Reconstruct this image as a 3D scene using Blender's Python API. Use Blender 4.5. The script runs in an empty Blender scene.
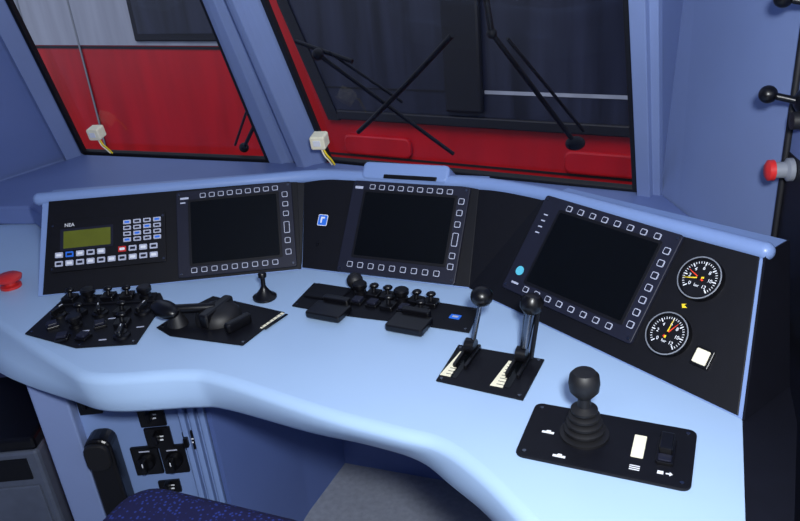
import bpy, bmesh, math, random
from mathutils import Vector as V, Matrix, Quaternion
random.seed(3)
sc=bpy.context.scene
sc.view_settings.view_transform='Standard'
COL=bpy.context.collection
# ---------------------------------------------------------------- materials
def lin(c):
    return tuple(((x/255)/12.92 if x/255<=.04045 else ((x/255+.055)/1.055)**2.4) for x in c)+(1,)
MC={}
def mat(name,col,rough=.5,metal=0,noise=.0,scale=30,bump=0,emit=0,spec=.5,coat=0,stretch=None):
    if name in MC: return MC[name]
    m=bpy.data.materials.new(name);m.use_nodes=True;nt=m.node_tree;b=nt.nodes["Principled BSDF"]
    c=lin(col)
    b.inputs["Roughness"].default_value=rough;b.inputs["Metallic"].default_value=metal
    b.inputs["Specular IOR Level"].default_value=spec;b.inputs["Coat Weight"].default_value=coat
    tc=nt.nodes.new("ShaderNodeTexCoord");nz=nt.nodes.new("ShaderNodeTexNoise")
    nz.inputs["Scale"].default_value=scale;nz.inputs["Detail"].default_value=4
    src=tc.outputs["Object"]
    if stretch:
        mp=nt.nodes.new("ShaderNodeMapping");mp.inputs["Scale"].default_value=stretch
        nt.links.new(src,mp.inputs["Vector"]);src=mp.outputs[0]
    nt.links.new(src,nz.inputs["Vector"])
    r=nt.nodes.new("ShaderNodeValToRGB");nt.links.new(nz.outputs["Fac"],r.inputs["Fac"])
    r.color_ramp.elements[0].position=.3;r.color_ramp.elements[1].position=.7
    r.color_ramp.elements[0].color=tuple(x*(1-noise) for x in c[:3])+(1,)
    r.color_ramp.elements[1].color=tuple(min(1,x*(1+noise)) for x in c[:3])+(1,)
    nt.links.new(r.outputs[0],b.inputs["Base Color"])
    if emit: 
        b.inputs["Emission Color"].default_value=c;b.inputs["Emission Strength"].default_value=emit
    if bump:
        bp=nt.nodes.new("ShaderNodeBump");bp.inputs["Strength"].default_value=bump;bp.inputs["Distance"].default_value=.002
        nz2=nt.nodes.new("ShaderNodeTexNoise");nz2.inputs["Scale"].default_value=scale*8
        nt.links.new(tc.outputs["Object"],nz2.inputs["Vector"])
        nt.links.new(nz2.outputs["Fac"],bp.inputs["Height"]);nt.links.new(bp.outputs[0],b.inputs["Normal"])
    MC[name]=m;return m
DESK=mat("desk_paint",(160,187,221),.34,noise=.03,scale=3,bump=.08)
RAIL=mat("rail_paint",(118,142,190),.36,noise=.03,scale=5,bump=.08)
WALL=mat("wall_paint",(120,138,182),.5,noise=.05,scale=3,bump=.06)
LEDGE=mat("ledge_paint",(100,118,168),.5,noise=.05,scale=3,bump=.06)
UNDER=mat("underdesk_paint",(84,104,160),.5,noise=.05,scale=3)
BLK=mat("black_panel",(11,12,19),.5,noise=.12,scale=60,bump=.05,spec=.25)
BEZ=mat("bezel",(25,27,42),.45,noise=.06,scale=40,spec=.3)
SCR=mat("display_glass",(7,9,12),.16,noise=.1,scale=4,spec=.3)
KNOB=mat("knob_black",(9,9,13),.32,noise=.05,spec=.4)
RUB=mat("rubber",(12,12,16),.55,noise=.08)
GASK=mat("gasket",(10,11,18),.6,noise=.08)
WHT=mat("white_mark",(225,228,235),.5,noise=.02)
KEYW=mat("key_outline",(175,180,200),.5,noise=.02)
CRM=mat("cream_label",(238,232,205),.5,noise=.03)
YEL=mat("yellow",(235,205,40),.5,noise=.03)
REDM=mat("red_plastic",(190,40,40),.4,noise=.04)
ORG=mat("needle_red",(225,60,30),.5,noise=.02)
BLU=mat("blue_label",(40,110,220),.5,noise=.02)
CYA=mat("cyan_label",(90,190,215),.4,noise=.05,scale=100)
LCD=mat("lcd_green",(92,98,30),.3,noise=.06)
CHR=mat("chrome",(120,125,135),.22,metal=1,noise=.03)
GRY=mat("grey_plastic",(120,125,135),.5,noise=.04)
FLO=mat("floor_lino",(136,142,156),.7,noise=.12,scale=60,bump=.2)
OR=mat("loco_red",(172,12,24),.3,noise=.22,scale=1.6,stretch=(3,3,.5))
OW=mat("loco_white",(150,155,172),.5,noise=.14,scale=2,stretch=(4,4,.4))
OD=mat("loco_dark_glass",(34,37,54),.3,noise=.5,scale=2.2,stretch=(5,5,.35))  # vertical noise paints streaky reflections and rain streaks into the glass colour
OD2=mat("loco_dark_frame",(12,13,24),.5,noise=.1)
BAL=mat("ballast",(60,56,54),.9,noise=.4,scale=20,bump=.6)
MET=mat("grey_metal",(92,100,118),.4,metal=.3,noise=.08)
DARKW=mat("dark_jamb",(12,13,22),.5,noise=.1,spec=.3)
CEIL=mat("ceiling_paint",(150,160,185),.6,noise=.03,scale=3)
def seatmat():
    m=bpy.data.materials.new("seat_moquette");m.use_nodes=True;nt=m.node_tree;b=nt.nodes["Principled BSDF"]
    tc=nt.nodes.new("ShaderNodeTexCoord");v=nt.nodes.new("ShaderNodeTexVoronoi");v.inputs["Scale"].default_value=110
    nt.links.new(tc.outputs["Object"],v.inputs["Vector"])
    r=nt.nodes.new("ShaderNodeValToRGB");r.color_ramp.elements[0].color=lin((40,58,140));r.color_ramp.elements[1].color=lin((17,20,70))
    r.color_ramp.elements[0].position=.22;r.color_ramp.elements[1].position=.36
    nt.links.new(v.outputs["Distance"],r.inputs["Fac"]);nt.links.new(r.outputs[0],b.inputs["Base Color"]);b.inputs["Roughness"].default_value=.9
    return m
SEAT=seatmat()
def glassmat():
    m=bpy.data.materials.new("window_glass");m.use_nodes=True;nt=m.node_tree;nt.nodes.clear()
    o=nt.nodes.new("ShaderNodeOutputMaterial");mx=nt.nodes.new("ShaderNodeMixShader");t=nt.nodes.new("ShaderNodeBsdfTransparent")
    g=nt.nodes.new("ShaderNodeBsdfGlossy");g.inputs["Roughness"].default_value=.03;t.inputs["Color"].default_value=(.95,.96,.98,1)
    f=nt.nodes.new("ShaderNodeFresnel");f.inputs["IOR"].default_value=1.3
    nt.links.new(f.outputs[0],mx.inputs[0]);nt.links.new(t.outputs[0],mx.inputs[1]);nt.links.new(g.outputs[0],mx.inputs[2]);nt.links.new(mx.outputs[0],o.inputs[0])
    return m
GLASS=glassmat()
# ---------------------------------------------------------------- helpers
class Fr:
    def __init__(s,O,u,v):
        s.O=V(O);s.u=V(u).normalized();s.v=V(v);s.v=(s.v-s.u*s.v.dot(s.u)).normalized();s.n=s.u.cross(s.v)
    def p(s,x,y,z=0): return s.O+s.u*x+s.v*y+s.n*z
    def sub(s,x,y,ang=0,z=0):
        c,sn=math.cos(ang),math.sin(ang)
        return Fr(s.p(x,y,z),s.u*c+s.v*sn,s.v*c-s.u*sn)
def root(name,loc=(0,0,0)):
    e=bpy.data.objects.new(name,None);e.location=loc;e.empty_display_size=.05;COL.objects.link(e);return e
def fin(ob,par,m,smooth=False):
    COL.objects.link(ob)
    if m: ob.data.materials.append(m)
    if par is not None:
        ob.parent=par;ob.matrix_parent_inverse=Matrix.Translation(-V(par.location))
    if smooth and ob.type=='MESH':
        for p in ob.data.polygons:p.use_smooth=True
    return ob
def mesh(name,vs,fs,par,m,smooth=False,bev=0,seg=2,solid=0,autosm=False):
    me=bpy.data.meshes.new(name);me.from_pydata([tuple(v) for v in vs],[],fs);me.update()
    bm=bmesh.new();bm.from_mesh(me)
    if not solid and len(fs)>2: bmesh.ops.recalc_face_normals(bm,faces=bm.faces)
    bm.to_mesh(me);bm.free()
    ob=fin(bpy.data.objects.new(name,me),par,m,smooth)
    if solid:
        s=ob.modifiers.new("s","SOLIDIFY");s.thickness=solid;s.offset=-1
    if bev:
        b=ob.modifiers.new("b","BEVEL");b.width=bev;b.segments=seg;b.limit_method='ANGLE';b.angle_limit=.6
    return ob
def prism(name,fr,pts,z0,z1,par,m,bev=0,seg=2):
    n=len(pts)
    vs=[fr.p(x,y,z0) for x,y in pts]+[fr.p(x,y,z1) for x,y in pts]
    fs=[list(range(n))[::-1],list(range(n,2*n))]+[[i,(i+1)%n,n+(i+1)%n,n+i] for i in range(n)]
    return mesh(name,vs,fs,par,m,bev=bev,seg=seg)
def rr(x0,y0,x1,y1,r,k=4):
    out=[]
    for cx,cy,a in ((x1-r,y1-r,0),(x0+r,y1-r,90),(x0+r,y0+r,180),(x1-r,y0+r,270)):
        for i in range(k+1):
            t=math.radians(a+90*i/k);out.append((cx+r*math.cos(t),cy+r*math.sin(t)))
    return out
def bx(name,fr,x0,y0,x1,y1,z0,z1,par,m,bev=0,seg=2):
    return prism(name,fr,[(x0,y0),(x1,y0),(x1,y1),(x0,y1)],z0,z1,par,m,bev,seg)
def lathe(name,base,axis,prof,par,m,n=28,caps=True):
    a=V(axis).normalized();t=V((1,0,0)) if abs(a.x)<.9 else V((0,1,0));e1=a.cross(t).normalized();e2=a.cross(e1)
    b=V(base);vs=[];fs=[]
    for r,z in prof:
        for i in range(n):
            q=2*math.pi*i/n;vs.append(b+a*z+(e1*math.cos(q)+e2*math.sin(q))*max(r,1e-5))
    for k in range(len(prof)-1):
        for i in range(n):
            j=(i+1)%n;fs.append([k*n+i,k*n+j,(k+1)*n+j,(k+1)*n+i])
    if caps:
        fs.append(list(range(n))[::-1]);fs.append([(len(prof)-1)*n+i for i in range(n)])
    ob=mesh(name,vs,fs,par,m,smooth=True)
    e=ob.modifiers.new("e","EDGE_SPLIT");e.split_angle=.7
    return ob
def cyl(name,p0,p1,r,par,m,r2=None,n=20):
    p0=V(p0);p1=V(p1);L=(p1-p0).length
    return lathe(name,p0,p1-p0,[(r,0),(r if r2 is None else r2,L)],par,m,n)
def ball(name,c,r,par,m,sq=(1,1,1),n=20,rot=None):
    bm=bmesh.new();bmesh.ops.create_uvsphere(bm,u_segments=n*2//2,v_segments=n//2+2,radius=r)
    M=(rot.to_matrix().to_4x4() if rot else Matrix.Identity(4))
    bm.transform(Matrix.Translation(V(c))@M@Matrix.Diagonal((*sq,1)))
    me=bpy.data.meshes.new(name);bm.to_mesh(me);bm.free()
    return fin(bpy.data.objects.new(name,me),par,m,True)
def tube(name,pts,r,par,m,smoothp=False,res=6):
    cu=bpy.data.curves.new(name,'CURVE');cu.dimensions='3D';cu.bevel_depth=r;cu.bevel_resolution=res;cu.use_fill_caps=True
    s=cu.splines.new('NURBS' if smoothp else 'POLY');s.points.add(len(pts)-1)
    for i,p in enumerate(pts): s.points[i].co=(*p,1)
    if smoothp: s.use_endpoint_u=True;s.order_u=3
    return fin(bpy.data.objects.new(name,cu),par,m)
def text(name,fr,s,x,y,z,size,par,m,align='CENTER'):
    cu=bpy.data.curves.new(name,'FONT');cu.body=s;cu.size=size;cu.align_x=align;cu.align_y='CENTER';cu.extrude=.0002
    ob=bpy.data.objects.new(name,cu);fin(ob,None,m)
    M=Matrix((fr.u,fr.v,fr.n)).transposed().to_4x4();M.translation=fr.p(x,y,z)
    if par is not None:
        ob.parent=par;ob.matrix_parent_inverse=Matrix.Translation(-V(par.location))
    ob.matrix_basis=M
    return ob
def resample(P,n):
    out=[];N=len(P)
    for i in range(N-1):
        p0=P[max(i-1,0)];p1=P[i];p2=P[i+1];p3=P[min(i+2,N-1)]
        for k in range(n):
            t=k/n
            out.append(tuple(.5*((2*b)+(-a+c)*t+(2*a-5*b+4*c-d)*t*t+(-a+3*b-3*c+d)*t**3) for a,b,c,d in zip(p0,p1,p2,p3)))
    out.append(P[-1]);return out
ZD=.80
D=Fr((0,0,ZD),(1,0,0),(0,1,0))
# ---------------------------------------------------------------- drivers desk
desk=root("drivers_desk",(-.2,1.3,0))
T=[(-1.25,1.80),(-1.05,1.60),(-.880,1.425),(-.674,1.236),(-.582,1.172),(-.422,1.158),(-.345,1.130),(-.154,1.002),(-.030,.930),(.035,.892),(.087,.820),(.137,.718),(.20,.58),(.245,.44)]
B=[(-1.23,1.74),(-1.03,1.53),(-.862,1.345),(-.660,1.214),(-.565,1.166),(-.410,1.155),(-.345,1.138),(-.190,1.050),(-.085,1.000),(.000,.947),(.052,.875),(.105,.790),(.175,.62),(.22,.44)]
Ts=resample(T,6);Bs=resample(B,6)
vs=[];fs=[];n=len(Ts);rings=[]
for i in range(n):
    a=V(Ts[max(i-1,0)]);b=V(Ts[min(i+1,n-1)]);d=(b-a).normalized();o=V((d.y,-d.x)) # outward (towards room)
    t=V(Ts[i]);q=V(Bs[i])
    ring=[(t-o*.012,ZD),(t-o*.006,ZD-.0008),(t+o*.000,ZD-.004),(t+o*.005,ZD-.009),(t+o*.0075,ZD-.016),((t+o*.0075)*.5+(q+o*.004)*.5,ZD-.047),(q+o*.004,ZD-.072),(q-o*.002,ZD-.080),(q-o*.012,ZD-.084),(q-o*.06,ZD-.084)]
    rings.append(ring)
    for p,z in ring: vs.append((p.x,p.y,z))
k=10
for i in range(n-1):
    for j in range(k-1): fs.append([i*k+j,(i+1)*k+j,(i+1)*k+j+1,i*k+j+1])
mesh("front_edge",vs,fs,desk,DESK,smooth=True)
top=[tuple(r[0][0]) for r in rings]+[(.30,.44),(.402,.685),(.488,.879),(.665,1.19),(.65,1.58),(.2,1.65),(-.25,1.9),(-1.05,2.06),(-1.42,2.10)]
vs=[(x,y,ZD) for x,y in top];vs2=[(x,y,ZD-.03) for x,y in top];m_=len(top)
mesh("desk_top",vs+vs2,[list(range(m_)),list(range(m_,2*m_))[::-1]]+[[i,(i+1)%m_,m_+(i+1)%m_,m_+i] for i in range(m_-1,n-2,-1)],desk,DESK)
mesh("side_edging",[(.30,.44,ZD+.001),(.402,.685,ZD+.001),(.488,.879,ZD+.001),(.672,1.19,ZD+.001),(.68,1.16,ZD+.001),(.56,.86,ZD+.001),(.45,.66,ZD+.001),(.34,.42,ZD+.001)],[[0,7,6,1],[1,6,5,2],[2,5,4,3]],desk,DARKW,solid=.03)
led=[(-1.42,2.10),(-1.172,2.070),(-1.056,2.041),(-.85,1.80),(-.2,1.80),(.2,1.60),(.40,1.42),(.60,1.22),(.682,1.22),(.660,1.60),(.655,1.70),(.62,1.700),(-.188,2.205),(-.384,2.265),(-1.090,2.58),(-1.27,2.34)]
wled=root("window_ledge",(-.4,2.0,.83))
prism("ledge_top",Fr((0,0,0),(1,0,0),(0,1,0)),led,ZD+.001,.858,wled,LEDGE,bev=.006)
# ---------------------------------------------------------------- panels
PL=Fr((-.842,1.542,ZD),(1,.022,0),(-.014,.635,.773))
PM=Fr((-.230,1.562,ZD),(.901,-.434,0),(.266,.552,.790))
PR=Fr((.176,1.326,ZD),(.572,-.820,0),(.527,.368,.766))
panelroot=root("instrument_panel",PM.p(.2,.1))
def panel(fr,q):
    r=panelroot
    f=[fr.p(*a) for a in q]; hb=V((fr.n.x,fr.n.y,0)).normalized()*-.07
    vs=f+[f[0]+hb*1.8,f[1]+hb*1.8,f[2]+hb,f[3]+hb]
    for i in (0,1,4,5): vs[i].z=ZD+.001
    mesh("housing",vs,[[0,1,2,3],[4,7,6,5],[0,4,5,1],[3,2,6,7],[0,3,7,4],[1,5,6,2]],r,RAIL)
    return r
qL=[(0,0),(.613,0),(.619,.226),(.006,.239)]
qM=[(0,0),(.413,0),(.398,.226),(-.046,.223)]
qR=[(0,0),(.545,0),(.464,.253),(.009,.238)]
rL=panel(PL,qL);rM=panel(PM,qM);rR=panel(PR,qR)
prism("black_fascia",PL,[(.012,.003),(.611,.003),(.617,.226),(.022,.232)],.0005,.004,rL,BLK,bev=.001)
prism("black_fascia",PM,[(.002,.003),(.412,.003),(.397,.226),(-.043,.223)],.0005,.004,rM,BLK,bev=.001)
prism("black_fascia",PR,[(.001,.003),(.538,.003),(.460,.249),(.010,.238)],.0005,.004,rR,BLK,bev=.001)
# black end cheek of the right-hand panel
c0,c1=PR.p(.546,0,.003),PR.p(.465,.252,.003);hb=V((PR.n.x,PR.n.y,0)).normalized()
c0.z=ZD+.001
mesh("end_cheek",[c0,c1,c1-hb*.072,V((c0.x,c0.y,ZD+.001))-hb*.13],[[0,1,2,3]],rR,DARKW,solid=.004)
def filler(par,a,b,c,d):
    vs=[a,b,c,d];mesh("corner_filler",vs,[[0,1,2],[0,2,3]],par,BLK,solid=.02)
filler(rM,PM.p(.411,.002,.003),PR.p(.001,.002,.003),PR.p(.010,.238,.003),PM.p(.397,.226,.003))
filler(rM,PL.p(.611,.002,.003),PM.p(.001,.002,.003),PM.p(-.043,.223,.003),PL.p(.617,.226,.003))
rail=panelroot
path=[PL.p(-.004,.243,-.006),PL.p(.2,.24,-.006),PL.p(.45,.236,-.006),PL.p(.58,.234,-.006),PM.p(-.01,.232,-.006),PM.p(.1,.233,-.006),PM.p(.3,.234,-.006),PM.p(.40,.236,-.006),PR.p(0,.244,-.004),PR.p(.06,.248,-.004),PR.p(.25,.252,-.004),PR.p(.462,.258,-.004)]
tube("rail",path,.0155,rail,RAIL,True,8)
for p in (path[0],path[-1]): ball("rail_end",p,.0155,rail,RAIL)
bxr=prism("sensor_hood",PM,rr(.112,.226,.325,.268,.012),-.045,.012,rail,RAIL,bev=.006,seg=3)
bx("hood_slot",PM,.17,.228,.30,.238,.012,.016,rail,KNOB,bev=.002)
# ---------------------------------------------------------------- display units
def key(fr,x,y,w,h,par,z=.0,thick=.0014,fill=BEZ):
    prism("key",fr,rr(x-w/2,y-h/2,x+w/2,y+h/2,min(w,h)*.18,2),z,z+.0016,par,KEYW)
    prism("key_face",fr,rr(x-w/2+thick,y-h/2+thick,x+w/2-thick,y+h/2-thick,min(w,h)*.12,2),z+.0016,z+.0022,par,fill)
def display(fr,x0,y0,x1,y1,ax0,ay0,ax1,ay1,keys):
    r=root("display_screen",fr.p((x0+x1)/2,(y0+y1)/2))
    prism("bezel",fr,rr(x0,y0,x1,y1,.006),.0045,.013,r,BEZ,bev=.0015)
    prism("inner_frame",fr,rr(ax0-.006,ay0-.006,ax1+.006,ay1+.006,.004),.013,.0142,r,BLK,bev=.0006)
    prism("screen_glass",fr,rr(ax0,ay0,ax1,ay1,.003),.0142,.0148,r,SCR)
    for x,y,w,h in keys: key(fr,x,y,w,h,r,.013)
    for x in (x0+.008,x1-.008):
        for y in (y0+.008,y1-.008): cyl("screw",fr.p(x,y,.013),fr.p(x,y,.0145),.003,r,CHR,n=10)
    return r
k=.0135
keys=[(.392+.0215*i,.204,k,k*.85) for i in range(9)]+[(.366+.0235*i,.022,k,k*.9) for i in range(9)]
keys+=[(.586,y,k,h) for y,h in ((.186,k),(.162,k*.9),(.138,k*.9),(.104,.028),(.072,k),(.044,k))]
s1=display(PL,.328,.008,.603,.218,.362,.038,.566,.190,keys)
prism("status_mark",PL,[(.338,.198),(.358,.198),(.358,.203),(.338,.203)],.013,.0135,s1,KEYW)
prism("status_mark",PL,[(.338,.188),(.350,.188),(.350,.191),(.338,.191)],.013,.0135,s1,KEYW)
keys=[(.148+.0235*i,.206,k,k*.85) for i in range(9)]+[(.128+.0262*i,.022,k,k*.95) for i in range(9)]
keys+=[(.366,y,k,h) for y,h in ((.186,k),(.160,k),(.134,k),(.100,.03),(.064,k),(.040,k))]
s2=display(PM,.097,.003,.381,.220,.133,.044,.350,.193,keys)
prism("status_mark",PM,[(.104,.2),(.124,.2),(.124,.206),(.104,.206)],.013,.0135,s2,KEYW)
k=.0125
keys=[(.090+.0285*i,.226,k,k*.9) for i in range(8)]+[(.082+.0285*i,.048,k,k*.9) for i in range(8)]
keys+=[(.318,.206-.0235*i,k,k) for i in range(7)]
s3=display(PR,.022,.034,.333,.241,.074,.064,.298,.214,keys)
for i in range(4): prism("indicator_mark",PR,[(.038,.2-.013*i),(.048,.2-.013*i),(.048,.2025-.013*i),(.038,.2025-.013*i)],.013,.0134,s3,KEYW)
lathe("round_label",PR.p(.047,.078,.013),PR.n,[(.0095,0),(.0095,.001)],s3,CYA)
prism("label_bar",PR,[(.040,.050),(.058,.050),(.058,.054),(.040,.054)],.013,.0134,s3,KEYW)
lb=root("handset_label",PM.p(.032,.12));prism("label",PM,rr(.020,.108,.042,.132,.002),.0045,.0055,lb,BLU)
prism("handset_symbol",PM,[(.026,.113),(.030,.113),(.030,.124),(.036,.124),(.036,.128),(.026,.128)],.0055,.0058,lb,WHT)
prism("label_frame",PM,rr(.0185,.1065,.0435,.1335,.003),.0042,.0050,lb,WHT)
cyl("small_lamp",PM.p(.030,.062,.0045),PM.p(.030,.062,.008),.004,lb,KNOB)
# ---------------------------------------------------------------- radio keypad unit
ru=root("radio_keypad_unit",PL.p(.16,.11))
prism("unit_frame",PL,rr(.030,.052,.300,.176,.004),.0045,.010,ru,BLK,bev=.001)
prism("lcd_surround",PL,rr(.054,.102,.178,.155,.003),.010,.0112,ru,BEZ)
prism("lcd_window",PL,rr(.062,.107,.172,.149,.001),.0112,.0118,ru,LCD)
text("unit_name",PL,"NEA",.075,.164,.0102,.012,ru,WHT)
for i in range(4):
    for j in range(4):
        x=.211+.0235*i;y=.157-.0145*j
        prism("keypad_key",PL,rr(x-.0088,y-.005,x+.0088,y+.005,.001,1),.010,.0122,ru,KEYW)
        prism("keypad_legend",PL,rr(x-.006,y-.0025,x+.006,y+.0025,.001,1),.0122,.0124,ru,BLU if (i+j)%3==0 else BEZ)
for j in range(2):
    for i in range(10):
        if j==0 and i in (5,): continue
        x=.052+.0245*i;y=.092-.021*j
        fm=BEZ
        if j==0 and i==6: fm=REDM
        if j==0 and i==1: fm=BLU
        prism("function_key",PL,rr(x-.009,y-.0065,x+.009,y+.0065,.001,1),.010,.0122,ru,KEYW if fm==BEZ else fm)
        prism("function_legend",PL,rr(x-.006,y-.003,x+.006,y+.003,.001,1),.0122,.0124,ru,BEZ if (i+j)%2 else WHT)
for y in (.06,.165):
    for x in (.036,.295): cyl("screw",PL.p(x,y,.010),PL.p(x,y,.0112),.003,ru,CHR,n=10)
# ---------------------------------------------------------------- gauges
def gauge(x,y,nums,a1,a2,c2):
    r=root("pressure_gauge",PR.p(x,y));f=PR.sub(x,y)
    lathe("case_ring",f.p(0,0,.0045),f.n,[(.038,0),(.038,.010),(.036,.0125),(.0325,.0125),(.032,.009)],r,KNOB,36,caps=False)
    lathe("dial",f.p(0,0,.0045),f.n,[(.0325,0),(.0325,.0092)],r,BLK,36)
    lathe("ring_line",f.p(0,0,.0171),f.n,[(.0368,0),(.0363,.0004),(.0350,.0004),(.0347,0)],r,GRY,36,caps=False)
    for i in range(31):
        t=math.radians(225-270*i/30);c,s=math.cos(t),math.sin(t);big=i%5==0
        r0=.0225 if big else .0255;w=.0009 if big else .0005
        prism("tick",f,[(c*r0-s*w,s*r0+c*w),(c*r0+s*w,s*r0-c*w),(c*.029+s*w,s*.029-c*w),(c*.029-s*w,s*.029+c*w)],.0138,.0142,r,WHT)
    for i,nm in enumerate(nums):
        t=math.radians(225-270*i/(len(nums)-1));text("numeral",f,nm,.0178*math.cos(t),.0178*math.sin(t),.0140,.0085,r,WHT)
    text("unit_text",f,"bar",0,-.013,.0140,.007,r,WHT)
    for a,mm_,L,z in ((a1,ORG,.024,.0152),(a2,c2,.027,.0158)):
        t=math.radians(a);c,s=math.cos(t),math.sin(t);w=.0016
        prism("needle",f,[(-c*.008-s*w,-s*.008+c*w),(-c*.008+s*w,-s*.008-c*w),(c*L+s*.0003,s*L-c*.0003),(c*L-s*.0003,s*L+c*.0003)],z,z+.0004,r,mm_)
    lathe("needle_hub",f.p(0,0,.0140),f.n,[(.0035,0),(.0035,.003)],r,KNOB)
gauge(.393,.180,["0","2","4","6","8","10","12"],158,196,YEL)
gauge(.385,.075,["0","2","4","6","8","10","12"],62,88,YEL)
wl=root("warning_mark",PR.p(.384,.13))
prism("chevron",PR,[(.384,.125),(.392,.128),(.385,.1305),(.388,.134),(.380,.131)],.0045,.0050,wl,YEL)
ib=root("illuminated_push_button",PR.p(.452,.062))
prism("button_frame",PR,rr(.437,.046,.468,.078,.002),.0045,.010,ib,KNOB,bev=.001)
prism("button_cap",PR,rr(.441,.050,.464,.074,.002),.010,.015,ib,CRM,bev=.002)
# ---------------------------------------------------------------- desk consoles
def plate(name,pts,h=.004,loc=None):
    cx=sum(p[0] for p in pts)/len(pts);cy=sum(p[1] for p in pts)/len(pts)
    r=root(name,(cx,cy,ZD));prism("plate",D,pts,.0005,h,r,BLK,bev=.0012);return r
def screws(r,pts,h=.004):
    for x,y in pts: cyl("screw",(x,y,ZD+h),(x,y,ZD+h+.001),.0028,r,CHR,n=10)
def toggle(r,x,y,kind,ang=0,z=.004):
    f=D.sub(x,y,ang)
    if kind==0:
        lathe("rotary_base",f.p(0,0,z),f.n,[(.018,0),(.017,.005),(.012,.008),(.012,.011)],r,KNOB)
        prism("rotary_grip",f,rr(-.0045,-.018,.0045,.018,.004,3),z+.008,z+.020,r,KNOB,bev=.0015)
        prism("pointer",f,[(-.0008,.006),(.0008,.006),(.0008,.016),(-.0008,.016)],z+.020,z+.0204,r,WHT)
    elif kind==1:
        prism("switch_block",f,rr(-.015,-.015,.015,.015,.003,2),z,z+.010,r,KNOB,bev=.0015)
        cyl("stem",f.p(0,0,z+.008),f.p(0,.004,z+.020),.0045,r,KNOB)
        ball("tip",f.p(0,.005,z+.022),.0085,r,KNOB,(1.2,.9,.7))
    elif kind==2:
        prism("button_frame",f,rr(-.013,-.013,.013,.013,.002,2),z,z+.006,r,KNOB,bev=.001)
        prism("button_cap",f,rr(-.010,-.010,.010,.010,.002,2),z+.006,z+.012,r,BEZ,bev=.0015)
    elif kind==3:
        lathe("knob",f.p(0,0,z),f.n,[(.014,0),(.013,.007),(.010,.009),(.010,.014),(.016,.016),(.016,.024),(.013,.027),(0,.027)],r,KNOB)
# P1
p1=plate("switch_console",[(-.770,1.525),(-.545,1.497),(-.524,1.450),(-.536,1.275),(-.660,1.282),(-.795,1.361)])
prism("raised_back",D,[(-.765,1.518),(-.55,1.492),(-.545,1.450),(-.772,1.473)],.004,.009,p1,BLK,bev=.002)
for i,(x,y,kd) in enumerate([(-.745,1.492,1),(-.700,1.487,3),(-.655,1.482,1),(-.612,1.477,1),(-.570,1.472,3)]): toggle(p1,x,y,kd,random.uniform(-.3,.3),.009)
for i,(x,y,kd) in enumerate([(-.748,1.428,0),(-.703,1.422,1),(-.655,1.418,0),(-.605,1.412,1),(-.560,1.408,0),(-.742,1.378,2),(-.690,1.370,3),(-.636,1.362,2),(-.588,1.358,1),(-.700,1.322,2),(-.655,1.316,2),(-.575,1.310,0)]): toggle(p1,x,y,kd,random.uniform(-.5,.5))
for x,y in ((-.72,1.40),(-.63,1.39),(-.62,1.30),(-.555,1.34),(-.67,1.345)): prism("legend",D,rr(x,y,x+.016,y+.004,.001,1),.004,.0045,p1,KEYW)
screws(p1,[(-.782,1.365),(-.545,1.285),(-.655,1.291)])
# P2
p2=plate("brake_lever_console",[(-.418,1.456),(-.248,1.349),(-.317,1.231),(-.475,1.296),(-.512,1.335),(-.470,1.40)])
fh=D.sub(-.385,1.350,-.45)
lathe("hub",fh.p(0,0,.004),D.n,[(.048,0),(.046,.012),(.036,.024),(.018,.030),(0,.031)],p2,RUB,32)
prism("hub_fin",fh,rr(-.012,-.05,.012,.045,.008,3),.004,.036,p2,KNOB,bev=.005,seg=3)
tube("lever_arm",[(-.39,1.350,ZD+.030),(-.43,1.345,ZD+.034),(-.47,1.347,ZD+.035)],.010,p2,KNOB,True)
q=Quaternion((0,0,1),-.75)
ball("palm_grip",(-.492,1.352,ZD+.034),.036,p2,KNOB,(1.15,.62,.48),24,q)
lathe("grip_neck",(-.468,1.340,ZD+.004),D.n,[(.022,0),(.018,.012),(.010,.03)],p2,RUB)
f=D.sub(-.272,1.318,.95)
prism("scale_strip",f,[(-.034,-.005),(.034,-.005),(.034,.002),(-.034,.0)],.004,.0048,p2,CRM)
prism("slot",f,[(-.034,-.016),(.034,-.016),(.034,-.009),(-.034,-.009)],.004,.0046,p2,SCR)
for i in range(6): prism("tick",f,[(-.03+.011*i,-.005),(-.0285+.011*i,-.005),(-.0285+.011*i,.003),(-.03+.011*i,.003)],.0048,.005,p2,BLK)
prism("side_lever",D.sub(-.335,1.300,.8),rr(-.03,-.008,.03,.008,.006,3),.004,.026,p2,KNOB,bev=.004)
screws(p2,[(-.420,1.443),(-.26,1.349),(-.318,1.241),(-.498,1.335)])
# stick
st=root("small_joystick",(-.30,1.429,ZD))
lathe("stick",(-.300,1.429,ZD+.0005),(0.05,0,1),[(.026,0),(.026,.005),(.018,.010),(.009,.022),(.005,.030),(.005,.048),(.009,.051),(.009,.058),(.007,.061),(0,.061)],st,KNOB)
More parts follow.
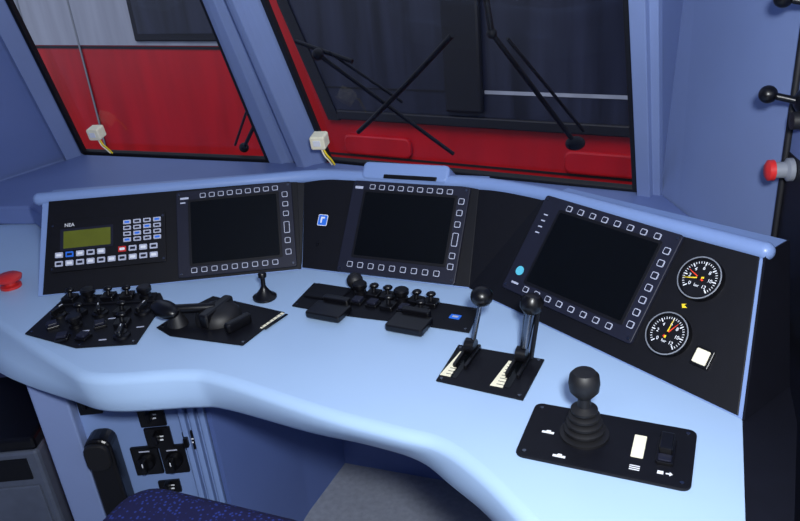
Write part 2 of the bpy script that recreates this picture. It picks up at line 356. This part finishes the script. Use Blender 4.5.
# P4
p4=plate("rocker_switch_console",[(-.196,1.475),(.149,1.288),(.118,1.200),(.02,1.25),(-.12,1.312),(-.236,1.376)])
a4=math.atan2(-.187,.345);F4=D.sub(-.035,1.345,a4)
for i,kd in enumerate((3,1,1,3,1,1)): toggle(p4,*F4.p(-.075+.033*i,.022).xy,kd,a4+random.uniform(-.2,.2))
for i,kd in enumerate((2,2,1,2,1)): toggle(p4,*F4.p(-.060+.036*i,-.016).xy,kd,a4)
lathe("ball_stem",(-.101,1.430,ZD+.004),D.n,[(.013,0),(.008,.008),(.006,.02)],p4,KNOB)
ball("ball_knob",(-.101,1.425,ZD+.024),.018,p4,RUB)
prism("left_cover",F4,rr(-.19,-.028,-.10,.030,.006,2),.004,.010,p4,BLK,bev=.002)
for cx,cy in ((-.150,1.325),(.010,1.243)):
    f=D.sub(cx,cy,a4);prism("flap_handle",f,rr(-.040,-.036,.040,.020,.006,3),.006,.020,p4,KNOB,bev=.003,seg=3)
    prism("flap_hinge",f,rr(-.030,.018,.030,.034,.003,2),.004,.028,p4,KNOB,bev=.002)
f=D.sub(.098,1.262,a4)
prism("blue_label",f,rr(-.011,-.008,.011,.008,.001,1),.004,.005,p4,BLU);prism("label_mark",f,rr(-.006,-.003,.006,.003,.001,1),.005,.0053,p4,KEYW)
screws(p4,[(-.196,1.462),(.138,1.284),(.112,1.212),(-.225,1.378)])
# P5 twin levers
p5=plate("twin_lever_console",[(.042,1.052),(.177,.974),(.236,1.085),(.093,1.160)])
a5=math.atan2(-.075,.140);F5=D.sub(.137,1.068,a5)
screws(p5,[(.052,1.055),(.173,.986),(.225,1.083),(.095,1.148)])
def lever(base,top,kind,sx):
    b=V((*base,ZD+.004));t=V(top)
    f=D.sub(base[0],base[1],a5)
    prism("slot",f,rr(-.006,-.085,.006,.02,.003,2),.0042,.0048,p5,SCR)
    prism("gate_side",f,rr(-.013,-.055,-.007,.02,.002,2),.004,.012,p5,KNOB,bev=.001)
    prism("gate_side",f,rr(.007,-.055,.013,.02,.002,2),.004,.012,p5,KNOB,bev=.001)
    lathe("pivot",b-f.u*.009+V((0,0,.014)),f.u,[(.014,0),(.014,.018)],p5,KNOB)
    if kind==0:
        cyl("rod",b,t,.0045,p5,CHR,n=14);ball("ball_knob",t,.020,p5,KNOB,(1,1,.92),24)
    else:
        cyl("rod",b,b.lerp(t,.35),.006,p5,CHR,n=14)
        cyl("chrome_sleeve",b.lerp(t,.25),b.lerp(t,.85),.0085,p5,CHR,.0105,n=18)
        lathe("grip_head",b.lerp(t,.82),t-b,[(.012,0),(.019,.008),(.020,.022),(.013,.032),(0,.034)],p5,KNOB)
        cyl("release_rod",b+f.u*.017+V((0,0,.01)),t+f.u*.013,.004,p5,KNOB,n=12)
lever((.112,1.128),(.136,1.130,.915),0,0)
lever((.196,1.085),(.216,1.090,.918),1,0)
for cx,cy in ((.080,1.096),(.160,1.051)):
    f=D.sub(cx,cy,a5)
    prism("scale",f,[(-.012,-.040),(.010,-.040),(.008,-.012),(.004,-.012),(.004,.012),(0,.012),(0,.040),(-.006,.040)],.004,.0048,p5,CRM)
    for i in range(8): prism("tick",f,[(-.003,-.034+.009*i),(.010,-.034+.009*i),(.010,-.0325+.009*i),(-.003,-.0325+.009*i)],.0048,.005,p5,BLK)
# P6 joystick
p6=root("joystick_console",(.27,.85,ZD));a6=math.atan2(-.104,.215);F6=D.sub(.2755,.8515,a6)
prism("plate",F6,rr(-.120,-.066,.120,.066,.012,4),.0005,.005,p6,BLK,bev=.0015)
for x in (-.108,.108):
    for y in (-.054,.054): cyl("screw",F6.p(x,y,.005),F6.p(x,y,.006),.003,p6,CHR,n=10)
J=V((.249,.874,ZD+.005));pr=[(.036,0),(.036,.004),(.031,.005)]
for i in range(4):
    r0=.030-.0035*i;z=.006+.011*i;pr+=[(r0-.006,z),(r0,z+.004),(r0,z+.008),(r0-.006,z+.011)]
pr+=[(.010,.052),(.009,.068),(.014,.071),(.021,.080),(.0225,.092),(.021,.104),(.016,.110),(.0,.112)]
lathe("joystick_boot_and_knob",J,V((-.02,0,1)),pr,p6,RUB,32)
q=F6.sub(.045,.005);prism("cream_strip",q,rr(-.0085,-.026,.0085,.024,.001,1),.005,.006,p6,CRM)
q=F6.sub(.082,.0);prism("rocker_frame",q,rr(-.012,-.026,.012,.030,.003,2),.005,.010,p6,KNOB,bev=.001)
prism("rocker_paddle",q,rr(-.009,-.010,.009,.028,.002,2),.010,.022,p6,KNOB,bev=.003)
prism("rocker_paddle_low",q,rr(-.009,-.024,.009,-.010,.002,2),.010,.013,p6,BEZ,bev=.001)
def icon(x,y,k):
    q=F6.sub(x,y)
    if k==0:
        prism("icon",q,[(-.009,-.0035),(.009,-.0035),(.009,.001),(.0035,.001),(.0035,.004),(-.002,.004),(-.0035,.001),(-.009,.001)],.005,.0055,p6,WHT)
    elif k==1:
        for d in (-.004,0,.004): prism("icon",q,[(-.007,d-.0008),(.007,d-.0008),(.007,d+.0008),(-.007,d+.0008)],.005,.0055,p6,WHT)
    else:
        prism("icon",q,[(-.010,-.003),(-.002,-.003),(-.002,.003),(-.010,.003)],.005,.0055,p6,WHT)
        prism("icon",q,[(.001,-.001),(.006,-.001),(.006,-.004),(.010,0),(.006,.004),(.006,.001),(.001,.001)],.005,.0055,p6,WHT)
icon(-.085,-.002,0);icon(-.058,-.050,0);icon(.045,-.043,1);icon(.085,-.042,2)
# red mushroom
em=root("emergency_stop_button",(-.931,1.623,ZD))
lathe("button",(-.935,1.612,ZD+.0005),(0,0,1),[(.024,0),(.024,.006),(.014,.008),(.014,.018),(.029,.020),(.031,.027),(.024,.032),(0,.034)],em,REDM)
# ---------------------------------------------------------------- windows
def ext(a,b,z): t=(z-a[2])/(b[2]-a[2]); return V(a).lerp(V(b),t)
ZT=1.78
W1=[V((-.188,2.221,.86)),V((.605,1.718,.86)),ext((.605,1.718,.86),(.480,1.466,1.344),ZT),ext((-.188,2.221,.86),(-.272,1.926,1.368),ZT)]
W2=[V((-1.09,2.602,.86)),V((-.384,2.282,.86)),ext((-.384,2.282,.86),(-.429,1.974,1.378),ZT),ext((-1.09,2.602,.86),(-1.025,2.226,1.407),ZT)]
WN=V((.463,.732,.5))
def window(name,W,gb):
    r=root(name,(W[0]+W[2])/2)
    mesh("glass",[p+WN*.01 for p in W],[[0,1,2,3]],r,GLASS)
    def strip(a,b,w,th,m,nm):
        d=(b-a).normalized();s=WN.cross(d).normalized()
        vs=[]
        for z in (-th,.004):
            vs+=[a-s*w/2+WN*z,a+s*w/2+WN*z,b+s*w/2+WN*z,b-s*w/2+WN*z]
        mesh(nm,vs,[[0,1,2,3],[4,7,6,5],[0,4,5,1],[2,6,7,3],[1,5,6,2],[0,3,7,4]],r,m,bev=.003)
    strip(W[0],W[1],gb,.012,GASK,"gasket_bottom");strip(W[1],W[2],.016,.012,GASK,"gasket_side");strip(W[3],W[0],.020,.012,GASK,"gasket_side_b");strip(W[2],W[3],.02,.012,GASK,"gasket_top")
    return r
w1=window("window_1",W1,.030);w2=window("window_2",W2,.030)
tr=root("trim_1",W1[0])
a0,a1=W2[1],W2[2];b0,b1=W1[0],W1[3]
def lp(t,top,d):
    p=(a1.lerp(b1,t) if top else a0.lerp(b0,t)); return p-WN*d
prof=[(.03,.0),(.05,.02),(.30,.03),(.36,.012),(.55,.014),(.62,.055),(.78,.062),(.86,.035),(.97,.02),(.99,0)]
vs=[lp(t,0,d) for t,d in prof]+[lp(t,1,d) for t,d in prof];n_=len(prof)
mesh("centre_pillar",vs,[[i,i+1,n_+i+1,n_+i] for i in range(n_-1)]+[[0,n_,2*n_-1,n_-1]],tr,WALL,bev=.003)
tr2=root("trim_2",W1[1]);u1=(W1[1]-W1[0]).normalized()
def rf(s,top,d): return (W1[2] if top else W1[1])+u1*s-WN*d
prof=[(.008,0),(.008,.03),(.040,.034),(.044,.018),(.060,.018),(.064,0)]
vs=[rf(t,0,d) for t,d in prof]+[rf(t,1,d) for t,d in prof];n_=len(prof)
mesh("frame_right",vs,[[i,i+1,n_+i+1,n_+i] for i in range(n_-1)]+[[0,n_,2*n_-1,n_-1]],tr2,WALL,bev=.002)
tr3=root("trim_3",W1[3])
pts=[W2[3]+V((-.3,.15,0)),W2[2],W1[3],W1[2]+u1*.3]
vs=[];
for p in pts: vs+=[p,p+V((-.10,-.16,.36))]
mesh("header",vs,[[2*i,2*i+2,2*i+3,2*i+1] for i in range(3)],tr3,WALL,solid=.03)
# walls
wl_=root("wall_left",W2[0])
A0=W2[0]+V((-.005,0,0));A1=W2[3]
e0=V((-1.277,2.341,.86));e1=V((-1.75,1.66,.86));ee=V((-1.75,-.9,.86))
dz=V((0,0,.86));up=V((0,0,1.26))
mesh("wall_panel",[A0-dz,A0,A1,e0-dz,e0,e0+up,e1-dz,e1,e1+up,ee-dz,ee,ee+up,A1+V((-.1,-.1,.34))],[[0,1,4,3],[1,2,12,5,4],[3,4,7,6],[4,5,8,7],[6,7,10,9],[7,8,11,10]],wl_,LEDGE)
d=(A1-A0).normalized();o=V((-.59,-.81,0)).normalized()
mesh("window_surround",[A0+o*.02-WN*.004,A0+o*.07-WN*.012,A1+o*.07-WN*.012,A1+o*.02-WN*.004],[[0,1,2,3]],wl_,WALL,solid=.02)
wr=root("wall_right",(.67,1.4,.9))
Ra=rf(.058,0,.0);Rb=rf(.058,1,.0)
Q=[(.664,1.590),(.688,1.215)]
mesh("reveal",[Ra,V((Q[0][0],Q[0][1],.86)),V((.662,1.60,ZT)),Rb,V((Ra.x,Ra.y,.7)),V((Q[0][0],Q[0][1],.7))],[[0,1,2],[0,2,3],[4,5,1,0]],wr,WALL)
mesh("wall_panel",[(Q[0][0],Q[0][1],0),(Q[1][0],Q[1][1],0),(Q[1][0],Q[1][1],2.1),(.662,1.60,2.1)],[[0,1,2,3]],wr,WALL,solid=.03)
wbk=root("wall_back",(0,-.9,1));mesh("bulkhead",[(-1.75,-.9,0),(.9,-.9,0),(.9,-.9,2.12),(-1.75,-.9,2.12)],[[0,1,2,3]],wbk,WALL,solid=.03)
cl=root("ceiling",(0,.5,2.1));mesh("ceiling_panel",[(-1.75,-.9,2.1),(.9,-.9,2.1),(.9,1.3,2.1),(.2,1.35,2.1),(-.6,1.75,2.1),(-1.25,2.0,2.1),(-1.75,1.66,2.1)],[[0,1,2,3,4,5,6]],cl,CEIL,solid=.03)
# door jamb on the right
dj=root("door_1",(.66,1.0,1))
mesh("jamb_lower",[(.688,1.212,0),(.60,.72,0),(.60,.72,1.10),(.688,1.212,1.10)],[[0,1,2,3]],dj,DARKW,solid=.03)
mesh("jamb_upper",[(.690,1.212,1.10),(.60,.72,1.10),(.60,.72,2.09),(.690,1.212,2.09)],[[0,1,2,3]],dj,LEDGE,solid=.03)
cyl("jamb_gasket",(.686,1.212,.0),(.686,1.212,2.09),.006,dj,GASK)
jn=V((-.98,.17,0)).normalized()
def jp(t,z,o=0): return V((.688,1.212,z)).lerp(V((.60,.72,z)),t)+jn*o
def balllever(t,z):
    r=root("ball_lever_switch",jp(t,z))
    lathe("base",jp(t,z),jn,[(.020,0),(.018,.010),(.009,.016)],r,KNOB)
    e=jp(t-.04,z+.010,.052);cyl("stem",jp(t,z,.006),e,.006,r,KNOB);ball("ball",e,.015,r,KNOB)
balllever(.12,1.350);balllever(.09,1.197)
lathe("bracket",jp(.12,1.170,.0),jn,[(.016,0),(.014,.022),(0,.024)],dj,RUB)
rb=root("red_push_button",jp(.08,1.075))
lathe("collar",jp(.07,1.078,.001),jn,[(.020,0),(.020,.008),(.014,.012),(.014,.030)],rb,GRY)
lathe("cap",jp(.07,1.078,.030),jn,[(.012,0),(.018,.001),(.018,.010),(.012,.014),(0,.015)],rb,REDM)
def sensor(p,fx):
    r=root("window_sensor",p);f=Fr(p,(1,-.3,0),(0,-.2,1))
    prism("box",f,rr(-.022,-.02,.022,.02,.005,2),-.03,.012,r,CRM,bev=.004)
    bx("inset",f,-.012,-.008,.010,.010,.012,.014,r,WHT,bev=.002)
    tube("cable",[f.p(.01,-.018,0),f.p(.016,-.035,.006),f.p(.028,-.055,.0),f.p(.03,-.078,-.01)],.0028,r,YEL,True)
    tube("cable_b",[f.p(.004,-.018,0),f.p(.010,-.04,.006),f.p(.020,-.058,.0),f.p(.022,-.078,-.01)],.0022,r,CRM,True)
sensor(V((-.978,2.45,.957)),0);sensor(V((-.198,2.03,.972)),0)
# ---------------------------------------------------------------- wipers
def wp(p,o=.03): return V(p)+WN*o
wa=root("windscreen_wiper",wp((-.02,1.98,1.05)))
P=dict(a=(-.180,1.983,1.200),b=(.164,1.973,.896),c=(.032,1.943,1.062),d=(.156,1.731,1.257),e=(-.098,2.098,.955),g=(.238,1.679,1.257),h=(.448,1.746,.964))
tube("arm",[wp(P['a']),wp(P['b'])],.0055,wa,GASK)
tube("arm_b",[wp(V(P['a'])+V((.03,-.01,.005))),wp(P['c'])],.004,wa,GASK)
tube("blade",[wp(P['d'],.025),wp(V(P['d']).lerp(V(P['e']),.5)+V((0,0,-.01)),.028),wp(P['e'],.025)],.007,wa,GASK,True)
ball("pivot",wp(P['a']),.016,wa,GASK)
tube("link",[wp(V(P['a'])+V((-.06,.06,.03))),wp(V(P['a'])+V((.09,-.04,-.02)))],.006,wa,GASK)
wb=root("windscreen_wiper",wp((.34,1.7,1.1)))
tube("arm",[wp(P['g']),wp(P['h'])],.006,wb,GASK)
tube("arm_b",[wp(V(P['g'])+V((.03,-.03,-.01))),wp(V(P['h'])+V((.02,0,.03)))],.004,wb,GASK)
tube("blade",[wp(P['g']),wp(V(P['g'])+V((-.05,-.07,.30)))],.007,wb,GASK)
ball("pivot",wp(P['h']),.018,wb,GASK,(1.4,1,1));ball("joint",wp(P['g']),.012,wb,GASK)
# third wiper on the left window
def w2p(s,t,o=.03): return (W2[0].lerp(W2[1],s)).lerp(W2[3].lerp(W2[2],s),t)+WN*o
wc=root("windscreen_wiper",w2p(.9,.1))
tube("arm",[w2p(.86,.02),w2p(1.0,.16)],.006,wc,GASK);tube("arm_b",[w2p(.82,.03),w2p(.97,.20)],.004,wc,GASK)
ball("pivot",w2p(.86,.02),.016,wc,GASK)
# ---------------------------------------------------------------- outside
LO=Fr((1.149,4.333,0),(.845,-.535,0),(0,0,1))
lo=root("locomotive",LO.p(-1,0))
prism("body_red",LO,rr(-7.5,-.75,4.5,2.6,.12),-1.5,0,lo,OR,bev=.03)
bx("white_band",LO,-7.4,.765,-2.45,2.5,.0,.01,lo,OW)
bx("band_line",LO,-7.4,.735,-2.45,.755,.0,.006,lo,OD2)
bx("side_window_frame",LO,-3.70,.80,-2.76,1.6,.01,.03,lo,OD2,bev=.02)
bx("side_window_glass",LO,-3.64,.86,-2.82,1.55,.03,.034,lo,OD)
for s in (-4.45,-5.15): bx("door_seam",LO,s,-.6,s+.02,2.3,.01,.014,lo,GRY)
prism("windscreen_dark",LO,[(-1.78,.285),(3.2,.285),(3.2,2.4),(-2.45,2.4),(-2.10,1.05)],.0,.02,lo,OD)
prism("windscreen_edge",LO,[(-1.84,.25),(-1.74,.25),(-2.06,1.06),(-2.40,2.4),(-2.48,2.4),(-2.15,1.05)],.0,.035,lo,OD2)
bx("windscreen_post",LO,-.86,.36,-.60,2.4,.02,.08,lo,OD2,bev=.02)
bx("windscreen_sill",LO,-1.75,.26,3.2,.33,.02,.05,lo,OD2,bev=.01)
bx("pale_line",LO,-.60,.478,3.1,.500,.02,.024,lo,OW)
bx("dark_line",LO,-1.85,.478,-.88,.492,.02,.024,lo,OD2)
for s in (-1.45,.2): prism("lamp_housing",LO,rr(s-.28,.0,s+.28,.15,.05,4),.0,.03,lo,OR,bev=.02)
bx("seam",LO,-2.0,-.02,3.2,-.005,.0,.004,lo,OD2)
bx("skirt",LO,-7.4,-1.15,4.4,-.72,-1.4,-.05,lo,OD2)
for i in range(5): lathe("wheel",LO.p(-6+2.3*i,-.75,-.3),LO.n,[(.42,0),(.46,.02),(.44,.10),(.2,.12)],lo,OD2)
gd=root("ground",(0,6,-1.21));mesh("ballast_bed",[(-14,-2,-1.215),(14,-2,-1.215),(14,16,-1.215),(-14,16,-1.215)],[[0,1,2,3]],gd,BAL)
# ---------------------------------------------------------------- cab floor and footwell
fl=root("floor",(0,1,0));prism("floor_slab",Fr((0,0,0),(1,0,0),(0,1,0)),[(-1.75,-.9),(.9,-.9),(.9,.7),(.68,1.2),(.68,1.75),(-.2,2.25),(-1.1,2.65),(-1.75,1.7)],-.03,0,fl,FLO)
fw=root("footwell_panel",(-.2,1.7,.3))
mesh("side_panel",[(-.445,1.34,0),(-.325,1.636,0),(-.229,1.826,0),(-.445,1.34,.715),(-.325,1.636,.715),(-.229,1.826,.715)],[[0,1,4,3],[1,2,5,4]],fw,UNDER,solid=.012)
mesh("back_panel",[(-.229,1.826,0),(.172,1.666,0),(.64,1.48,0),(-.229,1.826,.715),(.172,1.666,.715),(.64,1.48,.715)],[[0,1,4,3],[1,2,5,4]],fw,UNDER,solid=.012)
ep=root("equipment_pedestal",(-.6,1.36,.3));E=Fr((0,1.326,0),(1,0,0),(0,0,1)) # n = -y (towards room)
bx("left_leg",E,-.81,.0,-.735,.715,-.10,.0,ep,WALL,bev=.004)
bx("panel_face",E,-.735,.0,-.455,.715,-.06,-.03,ep,RAIL)
for i in range(3): bx("rib",E,-.515+.022*i,.0,-.503+.022*i,.70,-.03,-.010,ep,RAIL,bev=.002)
def esw(x,z,w,h,kd):
    bx("switch_plate",E,x-w/2,z-h/2,x+w/2,z+h/2,-.03,-.022,ep,KNOB,bev=.002)
    if kd==0:
        lathe("rotary",E.p(x,z,-.022),E.n,[(.020,0),(.018,.012),(.012,.014)],ep,KNOB)
        bx("grip",E,x-.005,z-.016,x+.005,z+.016,-.012,.006,ep,KNOB,bev=.002)
        bx("mark",E,x-.001,z+.005,x+.001,z+.015,.006,.0065,ep,WHT)
        bx("mark",E,x-.012,z+.026,x+.012,z+.029,-.022,-.0215,ep,KEYW)
    elif kd==1:
        bx("mark",E,x-.012,z-.006,x+.010,z-.002,-.022,-.0215,ep,WHT);bx("mark",E,x-.006,z+.004,x+.012,z+.007,-.022,-.0215,ep,WHT)
        bx("lever",E,x-.005,z-.002,x+.005,z+.022,-.022,.0,ep,KNOB,bev=.002)
esw(-.578,.575,.058,.055,1);esw(-.575,.515,.058,.055,1)
esw(-.615,.455,.062,.078,0);esw(-.553,.452,.056,.078,0);esw(-.510,.500,.024,.05,1)
esw(-.580,.375,.05,.035,1);esw(-.705,.625,.05,.06,1)
prism("handset",E,rr(-.725,.26,-.665,.555,.024,4),-.03,.02,ep,KNOB,bev=.008,seg=3)
prism("handset_earpiece",E,rr(-.722,.48,-.668,.55,.02,4),.02,.032,ep,RUB,bev=.004)
eb=root("equipment_cabinet",(-1.0,1.5,.25));K=Fr((-1.13,1.42,0),(1,0,0),(0,0,1))
bx("body",K,0,0,.235,.46,-.28,0,eb,MET,bev=.01);bx("lid",K,-.004,.465,.24,.50,-.285,.006,eb,KNOB,bev=.008)
bx("door",K,.02,.05,.215,.36,.0,.006,eb,MET,bev=.004);bx("vent",K,.03,.38,.205,.44,.0,.004,eb,KNOB)
# ---------------------------------------------------------------- seat
se=root("driver_seat",(-.45,.95,0));ax=V((.40,.92,0)).normalized();S=Fr((-.47,.965,0),(ax.y,-ax.x,0),(ax.x,ax.y,0))
prism("cushion",S,rr(-.23,-.22,.23,.21,.08,6),.40,.50,se,SEAT,bev=.035,seg=5)
prism("seat_pan",S,rr(-.21,-.20,.21,.19,.07,5),.37,.40,se,KNOB,bev=.005)
prism("backrest",S,rr(-.20,-.30,.20,-.21,.04,5),.48,.80,se,SEAT,bev=.03,seg=4)
bx("backrest_bracket",S,-.04,-.27,.04,-.12,.35,.50,se,KNOB,bev=.005)
lathe("pedestal",S.p(0,0,0),(0,0,1),[(.20,0),(.20,.02),(.06,.05),(.05,.36),(.10,.37)],se,KNOB)
# ---------------------------------------------------------------- light
w=bpy.data.worlds.new("world");sc.world=w;w.use_nodes=True;bg=w.node_tree.nodes["Background"];bg.inputs[0].default_value=(.62,.72,.95,1);bg.inputs[1].default_value=.7
def area(name,loc,tgt,size,power,col):
    l=bpy.data.lights.new(name,'AREA');l.size=size;l.energy=power;l.color=col
    o=bpy.data.objects.new(name,l);COL.objects.link(o);o.location=loc;o.rotation_euler=(V(tgt)-V(loc)).to_track_quat('-Z','Y').to_euler()
area("camera_flash_lamp",(.08,-.02,1.66),(-.05,1.3,.85),.10,29,(.94,.97,1))
area("cab_fill_light",(-.35,.1,2.06),(-.3,.4,.8),.8,9,(.88,.94,1))  # added unseen fill light under the ceiling, replaces ambient lost in the closed cab
s=bpy.data.lights.new("sun","SUN");s.energy=1.5;s.angle=.5;so=bpy.data.objects.new("sun",s);COL.objects.link(so);so.rotation_euler=(V((.3,.6,-.9))).to_track_quat('-Z','Y').to_euler()
# ---------------------------------------------------------------- camera
p=math.radians(24.8);r=math.radians(5.3)
Fv=V((0,math.cos(p),-math.sin(p)));R0=V((1,0,0));U0=V((0,math.sin(p),math.cos(p)))
Rv=R0*math.cos(r)-U0*math.sin(r);Uv=R0*math.sin(r)+U0*math.cos(r)
M=Matrix((Rv,Uv,-Fv)).transposed().to_4x4();M.translation=V((0,0,1.52))
c=bpy.data.cameras.new("camera");c.lens=735*36/800;c.sensor_width=36;c.clip_start=.01
co=bpy.data.objects.new("camera",c);COL.objects.link(co);co.matrix_world=M;sc.camera=co
